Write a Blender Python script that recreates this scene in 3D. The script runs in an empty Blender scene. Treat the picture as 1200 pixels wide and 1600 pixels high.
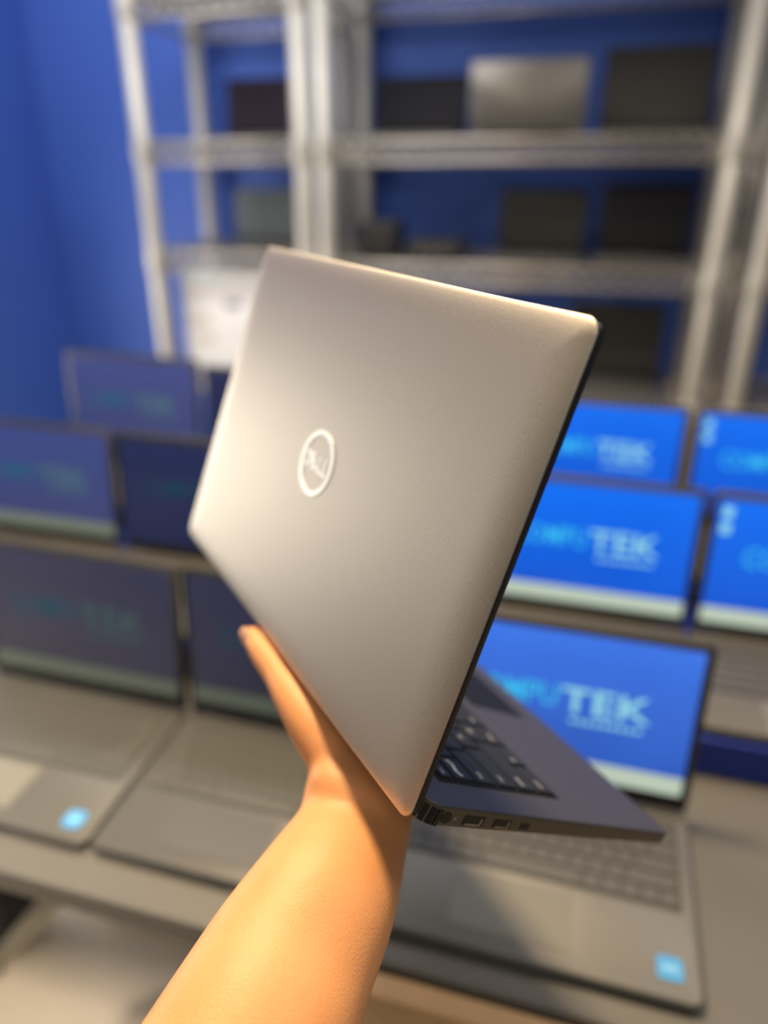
import bpy, bmesh, math, random
from mathutils import Vector, Matrix, Euler
random.seed(7)
R = math.radians
S = bpy.context.scene
COL = S.collection

# ------------------------------------------------------------------ camera
CAM_H = 1.5
cam = bpy.data.cameras.new('camera')
cam_o = bpy.data.objects.new('camera', cam); COL.objects.link(cam_o)
cam_o.location = (0, 0, CAM_H)
cam_o.rotation_euler = (R(90 - 24.5), 0, 0)
cam.sensor_fit = 'VERTICAL'; cam.sensor_height = 36.0
cam.lens = 36.0 * 1160 / 1600
cam.clip_start = 0.01
cam.dof.use_dof = True
cam.dof.focus_distance = 0.320
cam.dof.aperture_fstop = 2.6
S.camera = cam_o

# ------------------------------------------------------------------ world, lights, exposure
wd = bpy.data.worlds.new('world'); S.world = wd; wd.use_nodes = True
bgn = wd.node_tree.nodes['Background']
bgn.inputs[0].default_value = (1.0, 0.93, 0.84, 1)
bgn.inputs[1].default_value = 0.12
S.view_settings.view_transform = 'Standard'
S.view_settings.look = 'None'
S.view_settings.gamma = 1.0
S.view_settings.use_curve_mapping = False
S.view_settings.exposure = 0.0

YAW = R(-16)
RU = Vector((math.cos(YAW), math.sin(YAW), 0)); RV = Vector((-math.sin(YAW), math.cos(YAW), 0))
def rw(u, v, z):            # room coordinates (along the wall, towards the wall, up) -> world
    return RU * u + RV * v + Vector((0, 0, z))

def area(name, loc, target, sx, sy, power, col, spread=180):
    l = bpy.data.lights.new(name, 'AREA'); l.shape = 'RECTANGLE'; l.size = sx; l.size_y = sy
    l.energy = power; l.color = col; l.spread = R(spread)
    o = bpy.data.objects.new(name, l); COL.objects.link(o); o.location = loc
    o.rotation_euler = (Vector(target) - Vector(loc)).to_track_quat('-Z', 'Y').to_euler()
    return o
area('ceiling_lamp_warm', (-0.22, 0.92, 2.60), (-0.02, 0.28, 1.2), 0.22, 0.22, 44, (1.0, 0.74, 0.44))
area('table_fill', rw(0.9, 1.1, 2.75), rw(0.6, 0.8, 0.9), 1.2, 0.5, 14, (1.0, 0.92, 0.82))  # added panel, brightens the display tables
area('ceiling_panel_rack', rw(-1.3, 1.6, 2.8), rw(-1.3, 2.8, 1.1), 1.4, 0.5, 32, (1.0, 0.95, 0.90))
area('floor_fill', rw(-0.9, -0.5, 2.75), rw(-0.85, 0.50, 0.0), 0.25, 0.25, 5.5, (1.0, 0.88, 0.72), 40)  # added narrow lamp, brightens the floor and spares the hand
area('ceiling_panel_entrance', rw(0.1, -1.1, 2.75), rw(-0.5, 0.5, 0.3), 1.0, 0.4, 8, (1.0, 0.90, 0.78))
area('lid_side_fill', rw(-2.47, 1.65, 0.85), rw(0, 1.65, 0.85), 1.35, 1.05, 37, (1.0, 0.92, 0.80))  # added side light outside the opening, brightens the held lid

# ------------------------------------------------------------------ materials
def mat(name, col, rough=0.5, metal=0.0, spec=0.5, var=0.0, vscale=40, bump=0.0, bscale=200, sss=0.0, coat=0.0):
    m = bpy.data.materials.new(name); m.use_nodes = True
    nt = m.node_tree; b = nt.nodes['Principled BSDF']
    b.inputs['Base Color'].default_value = (*col, 1)
    b.inputs['Roughness'].default_value = rough
    b.inputs['Metallic'].default_value = metal
    b.inputs['Specular IOR Level'].default_value = spec
    b.inputs['Coat Weight'].default_value = coat
    if sss:
        b.inputs['Subsurface Weight'].default_value = sss
        b.inputs['Subsurface Radius'].default_value = (1.0, 0.35, 0.2)
        b.inputs['Subsurface Scale'].default_value = 0.006
    tc = nt.nodes.new('ShaderNodeTexCoord')
    if var:
        n = nt.nodes.new('ShaderNodeTexNoise'); n.inputs['Scale'].default_value = vscale; n.inputs['Detail'].default_value = 4
        nt.links.new(tc.outputs['Object'], n.inputs['Vector'])
        mx = nt.nodes.new('ShaderNodeMix'); mx.data_type = 'RGBA'
        mx.inputs[6].default_value = (*[c * (1 - var) for c in col], 1)
        mx.inputs[7].default_value = (*[min(1, c * (1 + var)) for c in col], 1)
        nt.links.new(n.outputs['Fac'], mx.inputs[0]); nt.links.new(mx.outputs[2], b.inputs['Base Color'])
    if bump:
        n2 = nt.nodes.new('ShaderNodeTexNoise'); n2.inputs['Scale'].default_value = bscale; n2.inputs['Detail'].default_value = 2
        nt.links.new(tc.outputs['Object'], n2.inputs['Vector'])
        bp = nt.nodes.new('ShaderNodeBump'); bp.inputs['Strength'].default_value = bump; bp.inputs['Distance'].default_value = 0.001
        nt.links.new(n2.outputs['Fac'], bp.inputs['Height']); nt.links.new(bp.outputs['Normal'], b.inputs['Normal'])
    return m

def glow(name, col, strength, rough=0.25):
    m = mat(name, tuple(c * 0.15 + 0.01 for c in col), rough)
    b = m.node_tree.nodes['Principled BSDF']
    b.inputs['Emission Color'].default_value = (*col, 1)
    b.inputs['Emission Strength'].default_value = strength
    return m

def wallpaper(name, c_low, c_high, strength, rough=0.25, reflect_tint=0.0):
    m = mat(name, (0.012 + reflect_tint, 0.012 + reflect_tint, 0.018 + reflect_tint * 1.15), rough + reflect_tint * 3)  # reflected room light painted in as a greyer base colour
    nt = m.node_tree; b = nt.nodes['Principled BSDF']
    tc = nt.nodes.new('ShaderNodeTexCoord'); sep = nt.nodes.new('ShaderNodeSeparateXYZ')
    nt.links.new(tc.outputs['Generated'], sep.inputs[0])
    nz = nt.nodes.new('ShaderNodeTexNoise'); nz.inputs['Scale'].default_value = 2.0
    nt.links.new(tc.outputs['Generated'], nz.inputs['Vector'])
    ad = nt.nodes.new('ShaderNodeMath'); ad.operation = 'MULTIPLY_ADD'; ad.inputs[1].default_value = 0.5; ad.inputs[2].default_value = -0.25
    nt.links.new(nz.outputs['Fac'], ad.inputs[0])
    ad2 = nt.nodes.new('ShaderNodeMath'); ad2.operation = 'ADD'; ad2.use_clamp = True
    nt.links.new(sep.outputs['Z'], ad2.inputs[0]); nt.links.new(ad.outputs[0], ad2.inputs[1])
    mx = nt.nodes.new('ShaderNodeMix'); mx.data_type = 'RGBA'
    mx.inputs[6].default_value = (*c_low, 1); mx.inputs[7].default_value = (*c_high, 1)
    nt.links.new(ad2.outputs[0], mx.inputs[0])
    nt.links.new(mx.outputs[2], b.inputs['Emission Color']); b.inputs['Emission Strength'].default_value = strength
    return m

M = {}
M['wall'] = mat('blue_paint', (0.048, 0.122, 0.50), 0.6, var=0.05, vscale=3, bump=0.05, bscale=120)
M['floor'] = mat('beige_floor', (0.54, 0.46, 0.355), 0.45, var=0.10, vscale=5)
M['post'] = mat('galvanised_steel', (0.52, 0.51, 0.47), 0.42, 0.25, var=0.05, vscale=20)
M['wire'] = mat('zinc_wire', (0.40, 0.38, 0.35), 0.32, 0.5)
M['laminate'] = mat('grey_laminate', (0.120, 0.115, 0.104), 0.5, var=0.06, vscale=12)
M['laminate_edge'] = mat('grey_edge_band', (0.16, 0.14, 0.11), 0.5)
M['wood'] = mat('wood_trim', (0.55, 0.34, 0.16), 0.45, var=0.18, vscale=30)
M['steel_leg'] = mat('painted_leg', (0.24, 0.22, 0.17), 0.4, 0.2)
M['riser'] = mat('navy_riser', (0.004, 0.030, 0.30), 0.5, var=0.05, vscale=8)
M['pc_body'] = mat('grey_palmrest', (0.095, 0.094, 0.088), 0.42, var=0.05, vscale=60)
M['pc_body2'] = mat('graphite_palmrest', (0.140, 0.138, 0.128), 0.40, var=0.05, vscale=60)
M['pc_lid'] = mat('dark_bezel', (0.042, 0.042, 0.042), 0.45)
M['pc_pad'] = mat('touchpad_grey', (0.18, 0.175, 0.145), 0.38)
M['pc_pad2'] = mat('touchpad_dim', (0.075, 0.072, 0.068), 0.38)
M['pc_key'] = mat('keycap_grey', (0.082, 0.082, 0.076), 0.5)
M['pc_well'] = mat('key_well', (0.05, 0.048, 0.042), 0.5)
M['sticker'] = mat('blue_sticker', (0.055, 0.31, 0.66), 0.35)
M['sticker_w'] = mat('sticker_print', (0.22, 0.52, 0.80), 0.35)
M['off_black'] = mat('screen_off_black', (0.014, 0.014, 0.020), 0.55, spec=0.2)
M['off_purple'] = mat('screen_off_plum', (0.028, 0.017, 0.028), 0.5, spec=0.2)
M['off_char'] = mat('charcoal_shell', (0.035, 0.035, 0.034), 0.55, spec=0.25)
M['silver'] = mat('silver_shell', (0.15, 0.14, 0.125), 0.42, 0.3)
M['grey_shell'] = mat('grey_shell', (0.17, 0.20, 0.21), 0.35, 0.1)
M['black_plastic'] = mat('black_plastic', (0.02, 0.02, 0.021), 0.45)
M['white_card'] = mat('white_card', (0.72, 0.73, 0.76), 0.6)
M['parcel'] = mat('white_wrapper', (0.88, 0.85, 0.85), 0.5)
M['white_tint'] = mat('pale_blue_card', (0.55, 0.68, 0.80), 0.55)
M['parcel'] = mat('white_wrapper', (0.85, 0.82, 0.82), 0.5)
M['card_print'] = mat('card_print', (0.22, 0.20, 0.30), 0.6)
M['card_tan'] = mat('card_tan', (0.55, 0.50, 0.42), 0.6)
M['black_cloth'] = mat('black_cloth', (0.025, 0.025, 0.025), 0.85, bump=0.4, bscale=300)
# held laptop
M['h_shell'] = mat('brushed_grey_shell', (0.60, 0.56, 0.495), 0.50, 0.93, var=0.30, vscale=1500, bump=0.07, bscale=2000)
M['h_logo'] = mat('logo_chrome', (0.90, 0.92, 0.88), 0.34, 0.7)
M['h_bezel'] = mat('black_bezel', (0.010, 0.010, 0.012), 0.4)
M['h_screen'] = mat('dark_glass', (0.006, 0.006, 0.008), 0.1)
M['h_deck'] = mat('slate_deck', (0.050, 0.050, 0.058), 0.48, var=0.05, vscale=900)
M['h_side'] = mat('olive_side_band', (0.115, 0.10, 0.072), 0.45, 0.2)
M['h_key'] = mat('navy_black_key', (0.020, 0.025, 0.034), 0.6, spec=0.3)
M['h_well'] = mat('key_well_dark', (0.008, 0.009, 0.011), 0.6, spec=0.25)
M['h_legend'] = mat('legend_white', (0.50, 0.50, 0.49), 0.5)
M['port'] = mat('port_black', (0.004, 0.004, 0.005), 0.4)
M['port_metal'] = mat('port_metal', (0.45, 0.43, 0.38), 0.3, 0.8)
M['skin'] = mat('skin', (0.80, 0.37, 0.15), 0.52, var=0.08, vscale=60, bump=0.22, bscale=900, sss=0.18)
M['nail'] = mat('nail', (0.85, 0.60, 0.47), 0.25)

# ------------------------------------------------------------------ mesh helpers
def link(name, me, m=None, parent=None):
    if m is not None and not me.materials: me.materials.append(m)
    o = bpy.data.objects.new(name, me); COL.objects.link(o)
    if m is not None and me.materials[0] != m:          # shared mesh, own material
        o.material_slots[0].link = 'OBJECT'; o.material_slots[0].material = m
    if parent: o.parent = parent
    return o
def from_bm(bm, name, smooth=False):
    me = bpy.data.meshes.new(name)
    bmesh.ops.recalc_face_normals(bm, faces=bm.faces)
    if smooth:
        for f in bm.faces: f.smooth = True
    bm.to_mesh(me); bm.free()
    return me
def tag(o, label, cat, group=None):
    o['label'] = label; o['category'] = cat
    if group: o['group'] = group
    return o
def empty(name, loc, rot=None, mw=None):
    o = bpy.data.objects.new(name, None); COL.objects.link(o)
    o.empty_display_size = 0.05
    if mw is not None: o.matrix_world = mw
    else:
        o.location = loc
        if rot: o.rotation_euler = rot
    return o
def bm_box(bm, x0, x1, y0, y1, z0, z1, taper=0.0):
    t = taper
    vs = [bm.verts.new(p) for p in ((x0, y0, z0), (x1, y0, z0), (x1, y1, z0), (x0, y1, z0),
          (x0 + t, y0 + t, z1), (x1 - t, y0 + t, z1), (x1 - t, y1 - t, z1), (x0 + t, y1 - t, z1))]
    for f in ((3, 2, 1, 0), (4, 5, 6, 7), (0, 1, 5, 4), (1, 2, 6, 5), (2, 3, 7, 6), (3, 0, 4, 7)):
        bm.faces.new([vs[i] for i in f])
    return vs
def box_me(name, x0, x1, y0, y1, z0, z1, bevel=0.0, seg=2, taper=0.0):
    bm = bmesh.new(); bm_box(bm, x0, x1, y0, y1, z0, z1, taper)
    if bevel:
        bmesh.ops.bevel(bm, geom=list(bm.edges), offset=bevel, segments=seg, affect='EDGES', profile=0.5)
    return from_bm(bm, name)
def round_rect(x0, x1, y0, y1, radii, seg=6):
    """counter-clockwise outline; radii = (x0y0, x1y0, x1y1, x0y1)"""
    pts = []
    for (cx, cy, sx, sy, a0), r in zip(((x0, y0, 1, 1, 180), (x1, y0, -1, 1, 270), (x1, y1, -1, -1, 0), (x0, y1, 1, -1, 90)), radii):
        r = max(r, 1e-5)
        for i in range(seg + 1):
            a = R(a0 + 90 * i / seg)
            pts.append((cx + sx * r + r * math.cos(a), cy + sy * r + r * math.sin(a)))
    return pts
def loops_me(name, loops, cap0=True, cap1=True, smooth=False, mids=None):
    """skin successive loops of 3D points; mids: material index per band"""
    bm = bmesh.new()
    rings = [[bm.verts.new(p) for p in L] for L in loops]
    n = len(rings[0])
    for k in range(len(rings) - 1):
        for i in range(n):
            f = bm.faces.new((rings[k][i], rings[k][(i + 1) % n], rings[k + 1][(i + 1) % n], rings[k + 1][i]))
            if mids: f.material_index = mids[k]
    if cap0:
        f = bm.faces.new(list(reversed(rings[0])))
        if mids: f.material_index = mids[0]
    if cap1:
        f = bm.faces.new(rings[-1])
        if mids: f.material_index = mids[-1]
    return from_bm(bm, name, smooth)
def slab_me(name, x0, x1, y0, y1, zf0, zf1, radii, prof, seg=6, smooth=True):
    """rounded slab. prof: list of (inset, t) with t 0..1 from bottom to top; zf(y)=height"""
    loops = []
    for ins, t in prof:
        pts = round_rect(x0 + ins, x1 - ins, y0 + ins, y1 - ins, [max(r - ins, 0.0004) for r in radii], seg)
        loops.append([(x, y, zf0(y) * (1 - t) + zf1(y) * t) for x, y in pts])
    return loops_me(name, loops, smooth=smooth)
def tube_bm(bm, pts, r, n=8, cap=True):
    pts = [Vector(p) for p in pts]
    rings = []
    for i, p in enumerate(pts):
        t = (pts[min(i + 1, len(pts) - 1)] - pts[max(i - 1, 0)]).normalized()
        a = t.orthogonal().normalized() if i == 0 else (prev - t * prev.dot(t)).normalized()
        prev = a; b = t.cross(a)
        rr = r[i] if isinstance(r, (list, tuple)) else r
        rings.append([bm.verts.new(p + (a * math.cos(2 * math.pi * k / n) + b * math.sin(2 * math.pi * k / n)) * rr) for k in range(n)])
    for i in range(len(rings) - 1):
        for k in range(n):
            bm.faces.new((rings[i][k], rings[i][(k + 1) % n], rings[i + 1][(k + 1) % n], rings[i + 1][k]))
    if cap:
        bm.faces.new(list(reversed(rings[0]))); bm.faces.new(rings[-1])
def tube_me(name, pts, r, n=12, smooth=True):
    bm = bmesh.new(); tube_bm(bm, pts, r, n)
    me = from_bm(bm, name)
    if smooth:
        for p in me.polygons: p.use_smooth = len(p.vertices) == 4
    return me
_txt = {}
def text_me(txt, w, h, depth=0.0, res=2, shear=0.0, bold=0.012):
    """lettering scaled to w x h (w None keeps the proportions), centred, in the XY plane"""
    key = (txt, w, h, depth, shear)
    if key in _txt: return _txt[key]
    c = bpy.data.curves.new('lettering', 'FONT'); c.body = txt; c.resolution_u = res; c.extrude = 0.0; c.shear = shear
    c.offset = bold
    o = bpy.data.objects.new('lettering', c); COL.objects.link(o)
    dg = bpy.context.evaluated_depsgraph_get()
    me = bpy.data.meshes.new_from_object(o.evaluated_get(dg))
    bpy.data.objects.remove(o); bpy.data.curves.remove(c)
    me.materials.clear()
    xs = [v.co.x for v in me.vertices]; ys = [v.co.y for v in me.vertices]
    cx, cy = (min(xs) + max(xs)) / 2, (min(ys) + max(ys)) / 2
    sy = h / (max(ys) - min(ys)); sx = sy if w is None else w / (max(xs) - min(xs))
    for v in me.vertices: v.co = ((v.co.x - cx) * sx, (v.co.y - cy) * sy, 0)
    if depth:
        bm = bmesh.new(); bm.from_mesh(me)
        r = bmesh.ops.extrude_face_region(bm, geom=list(bm.faces))
        for v in r['geom']:
            if isinstance(v, bmesh.types.BMVert): v.co.z += depth
        bmesh.ops.recalc_face_normals(bm, faces=bm.faces)
        for f in bm.faces: f.smooth = False
        bm.to_mesh(me); bm.free()
    for p in me.polygons: p.use_smooth = False
    _txt[key] = me
    return me

# ------------------------------------------------------------------ the setting
def struct(name, me, m, loc=(0, 0, 0), rot=(0, 0, YAW)):
    o = link(name, me, m); o.location = loc; o.rotation_euler = rot; o['kind'] = 'structure'
    return o
struct('floor', box_me('floor', -4.0, 3.5, -1.5, 3.1, -0.08, 0.0), M['floor'])
struct('wall_back', box_me('wall_back', -2.46, 3.5, 3.0, 3.1, 0.0, 3.0), M['wall'])
# left wall with an unseen window opening, added to let light onto the lid
bm = bmesh.new()
for y0, y1, z0, z1 in ((2.35, 3.0, 0, 3.0), (0.95, 2.35, 0, 0.3), (0.95, 2.35, 1.4, 3.0), (0.2, 0.95, 0, 3.0)): bm_box(bm, -2.46, -2.36, y0, y1, z0, z1)
struct('wall_left', from_bm(bm, 'wall_left'), M['wall'])
bm = bmesh.new()
for y0, y1, z0, z1 in ((0.95, 1.0, 0.3, 1.4), (2.30, 2.35, 0.3, 1.4), (1.0, 2.30, 0.3, 0.35), (1.0, 2.30, 1.35, 1.4), (1.63, 1.67, 0.35, 1.35)): bm_box(bm, -2.44, -2.34, y0, y1, z0, z1)
struct('added_window_1', from_bm(bm, 'added_window_1'), M['post'])  # unseen frame, added around the side light for the lid

# ------------------------------------------------------------------ storage racks
POST_R = 0.029
def rack(label, u0, u1, shelves, v0=2.5, v1=2.92, top=2.35):
    root = empty('storage_rack', rw(u0, v0, 0), (0, 0, YAW))
    tag(root, label, 'storage rack', 'metal racks along the blue wall')
    W, D = u1 - u0, v1 - v0
    key = 'post'
    if key not in _txt:
        bm = bmesh.new(); tube_bm(bm, [(0, 0, 0), (0, 0, top)], POST_R, 16)
        _txt[key] = from_bm(bm, 'post')
        for p in _txt[key].polygons: p.use_smooth = len(p.vertices) == 4
        bm = bmesh.new(); tube_bm(bm, [(0, 0, -0.04), (0, 0, -0.03), (0, 0, 0.03), (0, 0, 0.04)], [POST_R + .001, POST_R + .005, POST_R + .004, POST_R + .001], 16)
        _txt['collar'] = from_bm(bm, 'collar', True)
    for x, y in ((0, 0), (W, 0), (0, D), (W, D)):
        o = link('post', _txt['post'], M['post'], root); o.location = (x, y, 0)
        for z in shelves:
            c = link('collar', _txt['collar'], M['post'], o); c.location = (0, 0, z - 0.03)
    for z in shelves:
        fr = bmesh.new()
        for y in (0.0, D):
            tube_bm(fr, [(POST_R, y, z - 0.006), (W - POST_R, y, z - 0.006)], 0.009, 8)
            tube_bm(fr, [(POST_R, y, z - 0.064), (W - POST_R, y, z - 0.064)], 0.009, 8)
        for x in (0.0, W):
            tube_bm(fr, [(x, POST_R, z - 0.006), (x, D - POST_R, z - 0.006)], 0.008, 8)
            tube_bm(fr, [(x, POST_R, z - 0.064), (x, D - POST_R, z - 0.064)], 0.008, 8)
        sh = link('shelf_frame', from_bm(fr, 'shelf_frame', True), M['wire'], root)
        zg = bmesh.new(); n = int(W / 0.028)
        for y in (0.0, D):
            pts = [(POST_R + (W - 2 * POST_R) * i / n, y, z - (0.012 if i % 2 else 0.058)) for i in range(n + 1)]
            tube_bm(zg, pts, 0.0075, 5)
        o = link('zigzag_wire', from_bm(zg, 'zigzag_wire', True), M['wire'], sh)
        wi = bmesh.new(); n = int(W / 0.026)
        for i in range(1, n):
            x = W * i / n
            tube_bm(wi, [(x, 0, z - 0.006), (x, D, z - 0.006)], 0.006, 4)
        o = link('deck_wires', from_bm(wi, 'deck_wires', True), M['wire'], sh); o['kind'] = 'stuff'
    return root
rack('narrow grey metal rack at the left, holding white boxes', -1.577, -0.99, (0.82, 1.25, 1.60, 2.02))
rack('wide grey metal rack at the middle with dark laptops on three shelves', -0.914, 0.31, (0.82, 1.235, 1.60, 2.05))
rack('grey metal rack at the right edge of the photo, only its left posts in view', 0.435, 1.60, (0.82, 1.235, 1.60, 2.05))

# ------------------------------------------------------------------ display tables with tiers
TZ = 0.89
def table(name, label, u0, u1, v0, v1, extras):
    root = empty(name, rw(u0, v0, 0), (0, 0, YAW)); tag(root, label, 'table')
    W, D = u1 - u0, v1 - v0
    link('table_top', box_me('table_top', 0, W, 0, D, TZ - 0.03, TZ, 0.004), M['laminate'], root)
    bm = bmesh.new(); bm_box(bm, 0.05, W - 0.05, 0.06, 0.085, TZ - 0.10, TZ - 0.03)
    link('apron', from_bm(bm, 'apron'), M['laminate_edge'], root)
    for x, y in ((0.07, 0.12), (W - 0.07, 0.12), (0.07, D - 0.08), (W - 0.07, D - 0.08)):
        o = link('leg', tube_me('leg', [(0, 0, 0), (0, 0, TZ - 0.03)], 0.02, 12), M['steel_leg'], root); o.location = (x, y, 0)
    extras(root, W, D)
    return root
def left_extras(root, W, D):
    # slanting brace with a round knob under the table
    o0 = rw(-1.25, 0.385, 0)
    def loc(u, v, z): return (u + 1.25, v - 0.385, z)
    br = link('brace', tube_me('brace', [loc(-0.50, 0.55, 0.77), loc(-0.595, 0.55, 0.642), loc(-0.755, 0.55, 0.425)], 0.016, 12), M['steel_leg'], root)
    bm = bmesh.new(); bmesh.ops.create_uvsphere(bm, u_segments=20, v_segments=12, radius=0.021)
    bmesh.ops.scale(bm, vec=(1, 0.7, 1), verts=bm.verts)
    k = link('knob', from_bm(bm, 'knob', True), M['steel_leg'], br); k.location = loc(-0.652, 0.556, 0.617)
def right_extras(root, W, D):
    t = link('wood_edging', box_me('wood_edging', 0.0, W, -0.026, -0.002, TZ - 0.085, TZ - 0.006, 0.005, 3), M['wood'], root)
    t['label'] = 'tan wooden edging along the front'
table('display_table', 'grey laminate table at the left with slanting leg brace and two laptops in front', -1.25, -0.148, 0.385, 1.36, left_extras)
table('display_table', 'grey laminate table at the right with tan wooden front edging', -0.144, 1.30, 0.398, 1.36, right_extras)

Z2, Z3 = 0.940, 0.965
r1 = link('display_riser', box_me('display_riser', -1.2, 1.2, 0.0, 0.29, 0, Z2 - TZ, 0.003), M['riser']); r1.location = rw(0, 0.705, TZ); r1.rotation_euler = (0, 0, YAW)
tag(r1, 'low navy blue riser under the middle row of laptops', 'riser', None)
r2 = link('display_riser', box_me('display_riser', -1.2, 1.2, 0.0, 0.34, 0, Z3 - TZ, 0.003), M['riser']); r2.location = rw(0, 0.998, TZ); r2.rotation_euler = (0, 0, YAW)
tag(r2, 'taller navy blue riser under the back row of laptops', 'riser', None)

# ------------------------------------------------------------------ laptops on display
ROWS = [[1] * 15, [1] * 13 + [2], [1.5] + [1] * 12 + [1.5], [1.75] + [1] * 11 + [2.25], [2.25] + [1] * 10 + [2.75], [1.25, 1, 1, 1.25, 5.5, 1, 1, 1, 1, 1]]
_keys = {}
def key_grid(parent, km, x0, x1, ytop, ybot, z, gap=0.0022, h=0.0016, taper=0.0008):
    """keys from the hinge side (ytop) to the front (ybot); returns centres by row"""
    u = (x1 - x0) / 15; heights = [0.62, 1, 1, 1, 1, 1]; tot = sum(heights)
    y = ytop; sgn = 1 if ybot > ytop else -1; dy = abs(ybot - ytop) / tot; out = []
    for row, hh in zip(ROWS, heights):
        x = x0; cs = []
        for wdt in row:
            w2, d2 = wdt * u - gap, hh * dy - gap
            k = (round(w2, 5), round(d2, 5), h, km.name)
            if k not in _keys: _keys[k] = box_me('key', -w2 / 2, w2 / 2, -d2 / 2, d2 / 2, 0, h, taper=taper)
            o = link('key', _keys[k], km, parent); o.location = (x + wdt * u / 2, y + sgn * hh * dy / 2, z)
            cs.append((x + wdt * u / 2, y + sgn * hh * dy / 2, w2, d2)); x += wdt * u
        y += sgn * hh * dy; out.append(cs)
    return out
_lm = {}
def cached(key, fn):
    if key not in _lm: _lm[key] = fn()
    return _lm[key]
C_COMPU = (0.04, 0.52, 0.85); C_TEK = (0.30, 0.72, 0.80); C_BAR = (0.52, 0.62, 0.50)
_scr = {}
def screen_mats(low, high, s, reflect_tint=0.0, tx=0.95):
    k = (low, high, s, reflect_tint)
    if k not in _scr:
        n = str(len(_scr))
        _scr[k] = (wallpaper('wallpaper_' + n, low, high, s, reflect_tint=reflect_tint), glow('screen_text_cyan_' + n, C_COMPU, s * tx), glow('screen_text_pale_' + n, C_TEK, s * tx), glow('taskbar_' + n, C_BAR, s * 0.9))
    return _scr[k]
def laptop(label, u, v, z, group, W=0.278, D=0.20, H=0.19, tilt=5, yaw=0.0, body='pc_body', shell='pc_lid', pad='pc_pad',
           screen=None, off='off_black', keys=True, sticker=None, bar=True, icons=False, turned=False):
    """u,v = middle of the hinge line in the room; front faces -v"""
    root = empty('laptop', rw(u, v, z), (0, 0, YAW + R(yaw) + (math.pi if turned else 0)))
    tag(root, label, 'laptop', group)
    T0, T1 = 0.013, 0.018
    base = link('base', cached(('b', W, D), lambda: slab_me('base', -W / 2, W / 2, -D, 0, lambda y: 0.001, lambda y: T0 + (T1 - T0) * (y + D) / D, (.010, .010, .004, .004), ((.004, 0), (0.0005, .25), (0, .6), (.0006, .95), (.002, 1)), 5)), M[body], root)
    sl = (T1 - T0) / D; zt = lambda y: T0 + sl * (y + D)
    kb = None
    rx = math.atan(sl)
    if keys:
        kb = link('keyboard', cached(('k', W, D), lambda: box_me('keyboard', -W / 2 + .012, W / 2 - .012, -.125, -.024, 0, .0006)), M['pc_well'], root)
        kb.location = (0, 0, T1); kb.rotation_euler = (rx, 0, 0)
        key_grid(kb, M['pc_key'], -W / 2 + .014, W / 2 - .014, -.026, -.123, .0006)
        t = link('touchpad', cached(('t', W), lambda: box_me('touchpad', -.052, .052, -.058, 0, 0, .0007, .0003, 1)), M[pad], root)
        t.location = (-.018, -.131, zt(-.130)); t.rotation_euler = (rx, 0, 0)
    if sticker:
        bm = bmesh.new(); pts = round_rect(-.0105, .0105, -.0105, .0105, (.004,) * 4, 4)
        bm.faces.new([bm.verts.new((x, y, 0)) for x, y in pts])
        bmesh.ops.extrude_face_region(bm, geom=list(bm.faces))
        for vv in list(bm.verts)[len(pts):]: vv.co.z = .0006
        o = link('sticker', from_bm(bm, 'sticker'), M['sticker'], root); o.location = (sticker[0], sticker[1], zt(sticker[1]) + .0002); o.rotation_euler = (rx, 0, 0)
        o['label'] = 'small light blue square sticker'
        q = link('sticker_print', box_me('sticker_print', -.006, .006, -.0025, .0025, 0.0006, .0008), M['sticker_w'], o)
    # lid: shell plate standing on the hinge, screen side facing the front (-y)
    lid = link('lid', cached(('l', W, H), lambda: slab_me('lid', -W / 2, W / 2, 0, H, lambda y: 0.0, lambda y: 0.007, (.003, .003, .009, .009), ((.0012, 0), (0, .25), (0, .7), (.0012, 1)), 5)), M[shell], root)
    lid.location = (0, 0.002, T1 + 0.001); lid.rotation_euler = (R(90 - tilt), 0, 0)
    hb = link('hinge', cached(('h', W), lambda: tube_me('hinge', [(-W * .36, 0, 0), (W * .36, 0, 0)], 0.0055, 10)), M['black_plastic'], root); hb.location = (0, 0.001, T1 - 0.001)
    b, bb = .009, .016
    # lid local: x right, y up the lid, +z towards the viewer
    if screen:
        sw, st1, st2, sb = screen_mats(*screen)
        # screen panel mesh is built upright so that 'Generated' z runs up the picture
        sp = link('screen', cached(('s', W, H), lambda: box_me('screen', -W / 2 + b, W / 2 - b, -.0006, .0006, bb, H - b)), sw, root)
        sp.matrix_local = Matrix.Translation((0, 0.002, T1 + .001)) @ Matrix.Rotation(-R(tilt), 4, 'X') @ Matrix.Translation((0, -.0072, 0))
        def put(name, me, m, x, y, zoff=.0009):
            o = link(name, me, m, sp)
            o.location = (x, -zoff, y); o.rotation_euler = (R(90), 0, 0)
            return o
        cy = bb + (H - b - bb) * .55
        SW = W - 2 * b
        put('screen_lettering', text_me('COMPU', SW * .36, .026, bold=0.006), st1, -SW * .175, cy + .002)
        put('screen_lettering', text_me('TEK', SW * .33, .029), st2, SW * .185, cy)
        bm = bmesh.new()
        for i in range(9): bm_box(bm, i * .008, i * .008 + .006, 0, .004, 0, .0002)
        put('tagline', from_bm(bm, 'tagline'), st2, SW * .06, cy - .026)
        if bar:
            o = link('taskbar', cached(('tb', W), lambda: box_me('taskbar', -W / 2 + b, W / 2 - b, 0, .021, 0, .0002)), sb, sp)
            o.location = (0, -.0009, bb); o.rotation_euler = (R(90), 0, 0)
        if icons:
            for i in range(2):
                put('desktop_icon', box_me('desktop_icon', -.0055, .0055, -.007, .007, 0, .0002), st2, -SW / 2 + .011, H - b - .016 - i * .021)
    else:
        sp = link('screen', cached(('so', W, H, off), lambda: box_me('screen', -W / 2 + b, W / 2 - b, -.0006, .0006, bb, H - b)), M[off], root)
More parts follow.
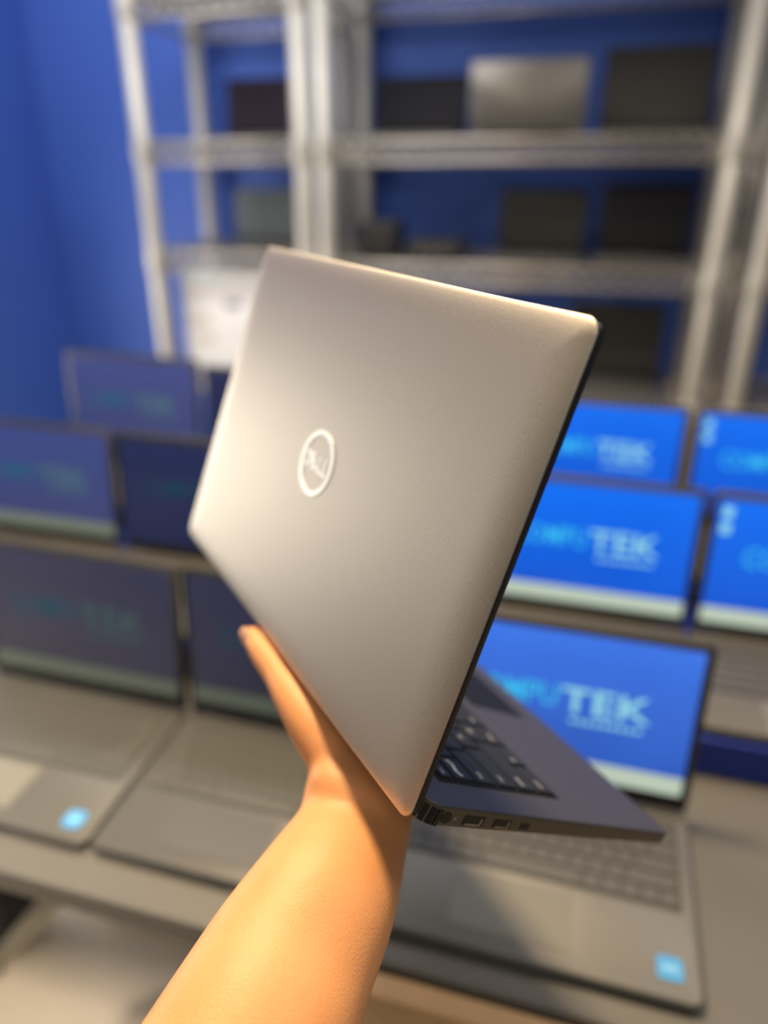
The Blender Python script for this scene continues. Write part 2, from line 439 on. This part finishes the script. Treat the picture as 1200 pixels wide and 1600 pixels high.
        sp.matrix_local = Matrix.Translation((0, 0.002, T1 + .001)) @ Matrix.Rotation(-R(tilt), 4, 'X') @ Matrix.Translation((0, -.0072, 0))
    return root

BLUE = ((0.002, 0.085, 0.60), (0.001, 0.16, 0.92), 1.0)
BLUE_C = ((0.018, 0.085, 0.44), (0.045, 0.18, 0.80), 1.0)
DIM = ((0.05, 0.06, 0.22), (0.09, 0.13, 0.5), 0.10, 0.045, 0.40)  # left screens: viewing-angle dimming set in emission, room reflection in base colour
DIM2 = ((0.03, 0.09, 0.45), (0.06, 0.14, 0.65), 0.12, 0.010, 0.4)
MID = ((0.03, 0.09, 0.45), (0.05, 0.16, 0.85), 0.25, 0.06, 0.65)
G1 = 'laptops in the front row on the tables'; G2 = 'laptops in the middle row on the riser'; G3 = 'laptops in the back row on the riser'
laptop('open grey laptop at the front left with dim screen and blue corner sticker', -.567, .630, TZ, G1, D=.206, screen=DIM, pad='pc_pad', sticker=(.112, -.182), body='pc_body')
laptop('open grey laptop at the front beside the thumb, dim screen, no sticker', -.286, .632, TZ, G1, D=.206, W=.276, screen=DIM, pad='pc_pad2', body='pc_body')
laptop('open grey laptop with bright blue screen and blue sticker, front right under the held laptop', .0, .630, TZ, G1, D=.206, W=.283, screen=BLUE_C, pad='pc_pad', sticker=(.116, -.180), body='pc_body2')
laptop('leftmost laptop of the middle row, hazy blue screen', -.830, .900, Z2, G2, D=.19, screen=MID)
laptop('middle row laptop with nearly dark navy screen, second from the left', -.546, .900, Z2, G2, D=.19, screen=DIM2, bar=False)
laptop('middle row laptop hidden behind the held laptop lid', -.266, .900, Z2, G2, D=.19, screen=BLUE, keys=False)
laptop('middle row laptop with bright blue screen, right beside the held lid edge', .014, .900, Z2, G2, D=.19, screen=BLUE)
laptop('rightmost laptop of the middle row, bright blue screen cut by the photo edge', .296, .900, Z2, G2, D=.19, screen=BLUE, icons=True)
laptop('leftmost laptop of the back row against the blue wall', -.850, 1.20, Z3, G3, D=.19, H=.205, W=.288, screen=MID, bar=False, keys=False)
laptop('back row laptop half behind the left edge of the held lid', -.553, 1.20, Z3, G3, D=.19, H=.195, W=.283, screen=DIM2, bar=False, keys=False)
laptop('back row laptop hidden behind the held laptop lid', -.268, 1.20, Z3, G3, D=.19, H=.185, screen=BLUE, bar=False, keys=False)
laptop('back row laptop with bright blue screen, beside the upper edge of the held lid', .014, 1.20, Z3, G3, D=.19, H=.185, screen=BLUE, bar=False, keys=False)
laptop('rightmost laptop of the back row, bright blue screen cut by the photo edge', .301, 1.20, Z3, G3, D=.19, H=.185, screen=BLUE, bar=False, keys=False, icons=True)

# ------------------------------------------------------------------ things on the racks
GR = 'laptops on the rack shelves'
def rl(label, u0, u1, z, h, **k):
    return laptop(label, (u0 + u1) / 2, k.pop('v', 2.74), z + .001, GR, W=u1 - u0, D=.21, H=h, keys=False, **k)
rl('laptop with plum black screen on the upper shelf of the narrow rack', -1.37, -1.05, 1.60, .185, off='off_purple', shell='off_black')
rl('teal-grey laptop on the second shelf of the narrow rack', -1.37, -1.055, 1.25, .18, off='grey_shell', shell='grey_shell')
rl('black laptop on the upper shelf of the wide rack, left of the silver one', -.815, -.50, 1.60, .175, off='off_black', shell='off_black')
rl('silver laptop showing its lid on the upper shelf of the wide rack', -.465, -.115, 1.60, .19, off='off_black', shell='silver', turned=True, v=2.60)
rl('tall charcoal laptop on the upper shelf, right of the silver one', -.075, .25, 1.60, .235, off='off_char', shell='off_char')
rl('charcoal laptop on the second shelf of the wide rack, left of the black one', -.375, -.085, 1.235, .20, off='off_char', shell='off_char')
rl('black laptop on the second shelf of the wide rack at its right end', -.04, .245, 1.235, .215, off='off_black', shell='off_black')
rl('charcoal laptop on the low shelf just above the bright blue screens', -.10, .215, .82, .255, off='off_char', shell='off_char')

def device(name, label, cat, u, v, z, w, d, h, m, details):
    root = empty(name, rw(u, v, z + .001), (0, 0, YAW)); tag(root, label, cat)
    link('housing', box_me('housing', -w / 2, w / 2, -d / 2, d / 2, .004, h, min(w, h) * .12, 3), M[m], root)
    for sx in (-1, 1):
        for sy in (-1, 1):
            o = link('foot', cached('foot', lambda: tube_me('foot', [(0, 0, 0), (0, 0, .006)], .008, 10)), M['black_plastic'], root)
            o.location = (sx * (w / 2 - .018), sy * (d / 2 - .018), 0)
    details(root, w, d, h)
    return root
def spk(root, w, d, h):
    bm = bmesh.new(); tube_bm(bm, [(0, -d / 2 - .004, h * .55), (0, -d / 2 + .004, h * .55)], h * .33, 20)
    link('speaker_cone', from_bm(bm, 'speaker_cone'), M['off_char'], root)
def dock(root, w, d, h):
    for i in range(3):
        link('front_port', box_me('front_port', -w * .3 + i * .035, -w * .3 + i * .035 + .018, -d / 2 - .001, -d / 2 + .004, h * .4, h * .62), M['port_metal'], root)
device('desktop_speaker', 'small black cube speaker on the second shelf of the wide rack', 'speaker', -.755, 2.62, 1.235, .135, .12, .12, 'black_plastic', spk)
device('docking_station', 'flat charcoal docking box on the second shelf beside the small black speaker', 'docking station', -.56, 2.62, 1.235, .18, .14, .062, 'off_char', dock)

def carton(label, u, v, z, w, d, h, rz, m, prints):
    root = empty('cardboard_box', rw(u, v, z + .001), (0, 0, YAW + R(rz))); tag(root, label, 'box', 'white boxes on the narrow rack')
    link('carton', box_me('carton', -w / 2, w / 2, -d / 2, d / 2, 0, h - .003, .003, 2), M['white_card'], root)
    for s in (-1, 1):
        link('flap', box_me('flap', -w / 2 + .002, w / 2 - .002, min(s * .001, s * (d / 2 - .002)), max(s * .001, s * (d / 2 - .002)), h - .003, h), M[m], root)
    for x0, x1, z0, z1, mm in prints:
        link('printed_patch', box_me('printed_patch', x0, x1, -d / 2 - .0008, -d / 2 + .001, z0, z1), M[mm], root)
carton('lowest white box of the stack on the narrow rack', -1.335, 2.70, .82, .37, .30, .14, 3, 'white_card', ((-.15, -.06, .095, .12, 'card_tan'),))
carton('middle white box of the stack with a grey printed spot', -1.325, 2.70, .961, .38, .30, .135, -2, 'white_card', ((-.01, .05, .085, .115, 'card_print'), (-.17, -.08, .02, .05, 'card_tan')))
carton('topmost white box of the stack with pale blue flaps', -1.345, 2.695, 1.097, .35, .29, .078, 2, 'white_tint', ((-.16, .0, .045, .07, 'white_tint'),))

# ------------------------------------------------------------------ things under the left table
def bag():
    root = empty('backpack', rw(-1.16, .80, 0), (0, 0, YAW + R(10))); tag(root, 'black cloth backpack on the floor under the left table', 'bag')
    bm = bmesh.new(); bmesh.ops.create_uvsphere(bm, u_segments=24, v_segments=16, radius=1)
    for v in bm.verts:
        x, y, z = v.co
        sq = lambda t: math.copysign(abs(t) ** .55, t)
        v.co = (sq(x) * .17, sq(y) * .11, .20 + sq(z) * .20 * (1 - .1 * abs(x)))
    link('bag_body', from_bm(bm, 'bag_body', True), M['black_cloth'], root)
    bm = bmesh.new(); bmesh.ops.create_uvsphere(bm, u_segments=20, v_segments=12, radius=1)
    for v in bm.verts:
        x, y, z = v.co
        v.co = (math.copysign(abs(x) ** .5, x) * .12, -.10 + y * .05, .13 + math.copysign(abs(z) ** .5, z) * .10)
    link('front_pocket', from_bm(bm, 'front_pocket', True), M['black_cloth'], root)
    link('carry_loop', tube_me('carry_loop', [(-.05, 0, .385), (-.045, 0, .43), (0, 0, .445), (.045, 0, .43), (.05, 0, .385)], .008, 8), M['black_cloth'], root)
bag()
pb = empty('paper_parcel', rw(-.80, 1.0, 0), (0, 0, YAW - R(4))); tag(pb, 'flat white parcel on the beige floor under the left table', 'parcel')
link('wrapper', box_me('wrapper', -.14, .14, -.075, .075, 0, .06, .012, 3), M['parcel'], pb)
link('tape_strip', box_me('tape_strip', -.02, .02, -.0755, .0755, .0, .0608, .011, 2), M['card_tan'], pb)

# ------------------------------------------------------------------ the held laptop
AX = Vector((.49552425, -.86858854, -.0031097)); AD = Vector((.74392193, .42624538, -.51467955)); AN = Vector((.44837025, .25272283, .85737698))
e = R(2.0)
D2 = (AD * math.cos(e) - AN * math.sin(e)).normalized(); N2 = (AN * math.cos(e) + AD * math.sin(e)).normalized(); AX = D2.cross(N2).normalized()
MW = Matrix(((AX.x, D2.x, N2.x, .0083), (AX.y, D2.y, N2.y, .2364), (AX.z, D2.z, N2.z, 1.2436), (0, 0, 0, 1)))
held = empty('held_laptop', None, mw=MW)
tag(held, 'open grey laptop with a round logo on its lid, held up in a hand', 'laptop')
LW, LH, BD = .331, .224, .222
# lid (local x along the hinge, y up the lid, z outwards)
LID = Matrix.Rotation(R(102.0), 4, 'X')
LIDM = Matrix(((1, 0, 0, 0), (0, math.cos(R(102)), -math.sin(R(102)), 0), (0, math.sin(R(102)), math.cos(R(102)), 0), (0, 0, 0, 1)))
prof = ((.0012, -.0040), (.0006, -.0036), (.0002, -.0031), (0, -.0027), (.0006, -.0023), (.0025, -.0017), (.0055, -.00105), (.009, -.00055), (.014, -.0002), (.019, -.00003), (.024, 0))
loops = []
for ins, z in prof:
    loops.append([(x, y, z) for x, y in round_rect(-LW + ins, -ins, ins, LH - ins, [max(.0075 - ins, .003 - ins * .08)] * 4, 8)])
lid = link('lid', loops_me('lid', loops, smooth=True), M['h_shell'], held)
lid.matrix_local = LIDM
bz = link('screen_bezel', slab_me('screen_bezel', -LW + .0008, -.0008, .0008, LH - .0008, lambda y: -.0085, lambda y: -.0039, (.006,) * 4, ((.0012, 0), (.0002, .2), (0, .6), (0, 1)), 6), M['h_bezel'], lid)
link('screen', box_me('screen', -LW + .012, -.012, .022, LH - .014, -.0088, -.0084), M['h_screen'], lid)
# round logo: ring with four letters, the second one tilted
def ring_me(r0, r1, z0, z1, n=64):
    bm = bmesh.new(); vs = []
    for i in range(n):
        a = 2 * math.pi * i / n; c, s = math.cos(a), math.sin(a)
        vs.append([bm.verts.new((c * r, s * r, z)) for r, z in ((r0, z0), (r0, z1), (r1, z1), (r1, z0))])
    for i in range(n):
        p, q = vs[i], vs[(i + 1) % n]
        for k in range(3): bm.faces.new((p[k], p[k + 1], q[k + 1], q[k]))
    return from_bm(bm, 'logo_ring')
LCX, LCY = -LW / 2 - .0, LH / 2 - .0
lg = link('logo_ring', ring_me(.0163, .0192, 0, .0004), M['h_logo'], lid); lg.location = (LCX, LCY, 0)
for ch, dx, dy, rot in (('D', -.0108, 0, 0), ('E', -.0034, .0002, 35), ('L', .0047, 0, 0), ('L', .0109, 0, 0)):
    o = link('logo_letter', text_me(ch, .0062 if ch == 'D' else (.0050 if ch == 'E' else .0046), .0096, .00022, bold=.024), M['h_logo'], lid)
    o.location = (LCX + dx, LCY + dy, 0); o.rotation_euler = (0, 0, R(rot))
# base
ZT = .0105
def zb(y): return -.001 + .0028 * (y / BD)
Y0 = .0085
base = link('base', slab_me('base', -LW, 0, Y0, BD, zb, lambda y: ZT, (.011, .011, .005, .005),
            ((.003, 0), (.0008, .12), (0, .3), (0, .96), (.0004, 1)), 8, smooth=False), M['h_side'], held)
deck = link('deck', slab_me('deck', -LW, 0, Y0, BD, lambda y: ZT - .0001, lambda y: ZT + .0008, (.011, .011, .005, .005), ((.0002, 0), (.0, .4), (.0006, 1)), 8, smooth=False), M['h_deck'], held)
ft = link('underside_strip', box_me('underside_strip', -.27, -.06, .185, .195, -.0005, .0028, .001, 1), M['black_plastic'], held)
KX0, KX1, KY0, KY1 = -.3105, -.0205, .032, .1265
kb = link('keyboard', box_me('keyboard', KX0 - .0015, KX1 + .0015, KY0 - .0015, KY1 + .0015, ZT + .0006, ZT + .0011), M['h_well'], held)
# the user sits at the front: his left is at x = 0, so rows run from x = KX1 down to KX0
LEG = [['Esc', 'F1', 'F2', 'F3', 'F4', 'F5', 'F6', 'F7', 'F8', 'F9', 'F10', 'F11', 'F12', 'Ins', 'Del'],
       list('~1234567890-=') + ['Back'], ['Tab'] + list('QWERTYUIOP[]') + ['\\'], ['Caps'] + list("ASDFGHJKL;'") + ['Enter'],
       ['Shift'] + list('ZXCVBNM,./') + ['Shift'], ['Ctrl', 'Fn', 'Win', 'Alt', '', 'Alt', 'Ctrl', '<', 'v', '>']]
kr = bpy.data.objects.new('tmp', None)
centres = key_grid(kb, M['h_key'], -KX1, -KX0, KY0, KY1, ZT + .0011, gap=.0022, h=.0013, taper=.0003)
for o in [c for c in kb.children if c.name.startswith('key')]:
    o.location.x = -o.location.x
for row, leg in zip(centres, LEG):
    for (cx, cy, w2, d2), t in zip(row, leg):
        if not t: continue
        hgt = .0042 if len(t) == 1 else (.0024 if cy < KY0 + .012 else .0030)
        hgt = min(hgt, d2 * .4)
        me = text_me(t, None, hgt if t not in "-=,.'<>" else hgt * .35, 0, 1)
        o = link('key_legend', me, M['h_legend'], kb)
        wd_ = me.vertices and max(v.co.x for v in me.vertices)
        o.location = (-cx + (0 if len(t) == 1 else w2 / 2 - .0022 - wd_), cy - d2 * .12, ZT + .0026)
        o.rotation_euler = (0, 0, math.pi)
tp = link('touchpad', box_me('touchpad', -.215, -.115, .140, .197, ZT + .0006, ZT + .0011, .0002, 1), M['h_well'], held)
# vent ribs around the rounded rear corner
for i in range(5):
    a = R(-84 + i * 19)
    cx, cy = -.011, Y0 + .011
    o = link('vent_rib', cached('rib', lambda: box_me('vent_rib', -.0006, .0008, -.0013, .0013, .0012, ZT - .0012)), M['port'], held)
    o.location = (cx + .011 * math.cos(a), cy + .011 * math.sin(a), 0); o.rotation_euler = (0, 0, a)
# ports on the side wall (x = 0)
def port(name, y, w, h, zc, lip=True):
    me = box_me(name, -.004, .00025, y - w / 2, y + w / 2, zc - h / 2, zc + h / 2)
    o = link(name, me, M['port'], held)
    if lip:
        link('port_tongue', box_me('port_tongue', .0002, .00045, y - w * .36, y + w * .28, zc - h * .46, zc - h * .30), M['port_metal'], o)
        link('port_tongue', box_me('port_tongue', .0002, .00045, y + w * .30, y + w * .38, zc - h * .42, zc + h * .30), M['port_metal'], o)
    return o
bm = bmesh.new(); tube_bm(bm, [(-.003, 0, 0), (.0003, 0, 0)], .0031, 20); pj = link('power_jack', from_bm(bm, 'power_jack'), M['port'], held); pj.location = (0, .0235, .0056)
bm = bmesh.new(); tube_bm(bm, [(-.001, 0, 0), (.0003, 0, 0)], .0008, 10); ld = link('charge_light', from_bm(bm, 'charge_light'), M['port_metal'], held); ld.location = (0, .0292, .0056)
port('video_port', .0425, .0145, .0052, .0054)
port('usb_port', .0635, .0128, .0048, .0054)
port('audio_port', .0812, .0070, .0034, .0054, False)

# ------------------------------------------------------------------ the hand and forearm
def L2W(p): return MW @ Vector(p)
def ell_loft(bm, secs, n=24):
    """secs: (centre, width_dir, thick_dir, a, b); closed with rounded ends"""
    rings = []
    def ring(c, w, t, a, b): return [bm.verts.new(c + w * (a * math.cos(2 * math.pi * k / n)) + t * (b * math.sin(2 * math.pi * k / n))) for k in range(n)]
    first, last = secs[0], secs[-1]
    ax0 = (secs[1][0] - first[0]).normalized(); ax1 = (last[0] - secs[-2][0]).normalized()
    for q in (80, 55, 28):
        s, c = math.sin(R(q)), math.cos(R(q))
        rings.append(ring(first[0] - ax0 * first[4] * s, first[1], first[2], first[3] * c, first[4] * c))
    for sct in secs: rings.append(ring(*sct))
    for q in (28, 55, 80):
        s, c = math.sin(R(q)), math.cos(R(q))
        rings.append(ring(last[0] + ax1 * last[4] * s, last[1], last[2], last[3] * c, last[4] * c))
    for i in range(len(rings) - 1):
        for k in range(n): bm.faces.new((rings[i][k], rings[i][(k + 1) % n], rings[i + 1][(k + 1) % n], rings[i + 1][k]))
    bm.faces.new(list(reversed(rings[0]))); bm.faces.new(rings[-1])
def chain(bm, pts, ra, rb=None, tdir=None, n=20, sub=4):
    """smooth tapered limb through points; Catmull-Rom"""
    P = [Vector(p) for p in pts]; rb = rb or ra
    Q = [P[0] * 2 - P[1]] + P + [P[-1] * 2 - P[-2]]
    A = [ra[0]] + list(ra) + [ra[-1]]; B = [rb[0]] + list(rb) + [rb[-1]]
    cs = []
    def cr(a, b, c, d, t): return 0.5 * ((2 * b) + (c - a) * t + (2 * a - 5 * b + 4 * c - d) * t * t + (3 * b - a - 3 * c + d) * t ** 3)
    for i in range(1, len(Q) - 2):
        for k in range(sub):
            t = k / sub
            cs.append((cr(Q[i - 1], Q[i], Q[i + 1], Q[i + 2], t), cr(A[i - 1], A[i], A[i + 1], A[i + 2], t), cr(B[i - 1], B[i], B[i + 1], B[i + 2], t)))
    cs.append((P[-1], ra[-1], rb[-1]))
    secs = []
    for i, (c, a, b) in enumerate(cs):
        t = (cs[min(i + 1, len(cs) - 1)][0] - cs[max(i - 1, 0)][0]).normalized()
        td = Vector(tdir(c) if callable(tdir) else tdir) if tdir is not None else t.orthogonal()
        w = t.cross(td).normalized(); th = w.cross(t).normalized()
        secs.append((c, w, th, a, b))
    ell_loft(bm, secs, n)
CP = Vector((0, 0, CAM_H))
hb = bmesh.new()
# forearm: wrist to beyond the elbow, world coordinates
wrist = L2W((-.066, .037, -.031))
FA = [L2W((-.082, .058, -.024)), wrist, Vector((-.0163, .2815, 1.1893)), Vector((-.0282, .2442, 1.1892)), Vector((-.0417, .2170, 1.1830)),
      Vector((-.0520, .1917, 1.1789)), Vector((-.0660, .1615, 1.1710)), Vector((-.0870, .1180, 1.1610)), Vector((-.1150, .0640, 1.1480)), Vector((-.150, -.01, 1.125)), Vector((-.185, -.09, 1.13))]
chain(hb, FA, [.030, .0300, .0300, .0355, .0388, .0410, .0430, .0455, .046, .046, .047], [.015, .0225, .0240, .0270, .0300, .0330, .0355, .039, .042, .046, .047],
      tdir=lambda c: (CP - c).normalized(), n=28, sub=5)
# palm
hx, hy = -.66, .75          # finger direction in the laptop frame; the thumb side is (-.75, -.66)
def pal(s, t, z): return L2W((-.066 + hx * s - .75 * t, .037 + hy * s - .66 * t, z))
chain(hb, [pal(-.012, 0, -.030), pal(.02, 0, -.0255), pal(.05, .002, -.0185), pal(.085, .001, -.016), pal(.098, 0, -.0155)],
      [.028, .034, .040, .041, .038], [.017, .0165, .0145, .0125, .0105], tdir=N2, n=28)
# four fingers lying under the base
for t, s0, ln, r, cu in ((.030, .090, .072, .0088, .0), (.010, .096, .080, .0092, .0), (-.0105, .092, .074, .0088, .001), (-.030, .082, .058, .0078, .002)):
    sp = 1 + .10
    pts = [pal(s0 - .012, t, -.0150), pal(s0 + ln * .30, t * 1.08, -.0125), pal(s0 + ln * .52, t * 1.12, -.0135), pal(s0 + ln * .80, t * 1.16, -.0125 + cu * .5), pal(s0 + ln * .97, t * 1.18, -.0115 + cu)]
    chain(hb, pts, [r * 1.12, r * 1.02, r * 1.06, r * .92, r * .72], tdir=N2, n=16)
# thumb along the hinge edge, with its fleshy base
TH = [(-.048, .046, -.0375), (-.078, .030, -.0265), (-.102, .0175, -.0180), (-.125, .0105, -.0135), (-.143, .0085, -.0115), (-.158, .0075, -.0105), (-.173, .0060, -.0095), (-.184, .0048, -.0085)]
chain(hb, [L2W(p) for p in TH], [.013, .0180, .0165, .0128, .0106, .0108, .0098, .0072], [.012, .0155, .0150, .0120, .0100, .0098, .0086, .0062], tdir=N2, n=20)
# fleshy web between thumb and palm
chain(hb, [L2W(p) for p in ((-.060, .050, -.0270), (-.090, .040, -.0200), (-.115, .030, -.0150), (-.135, .030, -.0130))], [.020, .020, .016, .010], [.0165, .0165, .0130, .0095], tdir=N2, n=20)
me = from_bm(hb, 'hand_raw', True)
tmp = bpy.data.objects.new('hand_raw', me); COL.objects.link(tmp)
rm = tmp.modifiers.new('remesh', 'REMESH'); rm.mode = 'VOXEL'; rm.voxel_size = 0.0020; rm.use_smooth_shade = True
sm = tmp.modifiers.new('smooth', 'SMOOTH'); sm.factor = 0.5; sm.iterations = 28
dg = bpy.context.evaluated_depsgraph_get()
me2 = bpy.data.meshes.new_from_object(tmp.evaluated_get(dg)); me2.name = 'hand'
bpy.data.objects.remove(tmp)
for p in me2.polygons: p.use_smooth = True
me2.materials.clear()
arm = empty('person', wrist); tag(arm, 'bare forearm and hand holding up the grey laptop, thumb along its hinge', 'person')
o = link('forearm_and_hand', me2, M['skin'], arm); o.location = -wrist
# thumb nail
bm = bmesh.new(); g = []
for i in range(7):
    for k in range(7):
        a, b_ = (i / 6 - .5) * 2, (k / 6 - .5) * 2
        g.append(bm.verts.new((a * .0062, b_ * .0050 * math.sqrt(max(.15, 1 - .35 * max(a, 0) ** 4)), .0018 * (1 - b_ * b_) - .0006 * a * a)))
for i in range(6):
    for k in range(6): bm.faces.new((g[i * 7 + k], g[(i + 1) * 7 + k], g[(i + 1) * 7 + k + 1], g[i * 7 + k + 1]))
bmesh.ops.solidify(bm, geom=list(bm.faces), thickness=.0005)
nl = link('thumb_nail', from_bm(bm, 'thumb_nail', True), M['nail'], arm)
tx = (L2W(TH[7]) - L2W(TH[6])).normalized(); nz = (-D2 * .9 - N2 * .15); nz = (nz - tx * nz.dot(tx)).normalized(); ny = nz.cross(tx)
pc = L2W((-.181, .0050, -.0088)) + nz * .0064
nl.matrix_world = Matrix(((tx.x, ny.x, nz.x, pc.x), (tx.y, ny.y, nz.y, pc.y), (tx.z, ny.z, nz.z, pc.z), (0, 0, 0, 1)))
nl.matrix_parent_inverse = Matrix.Translation(-wrist)
bpy.context.view_layer.update()
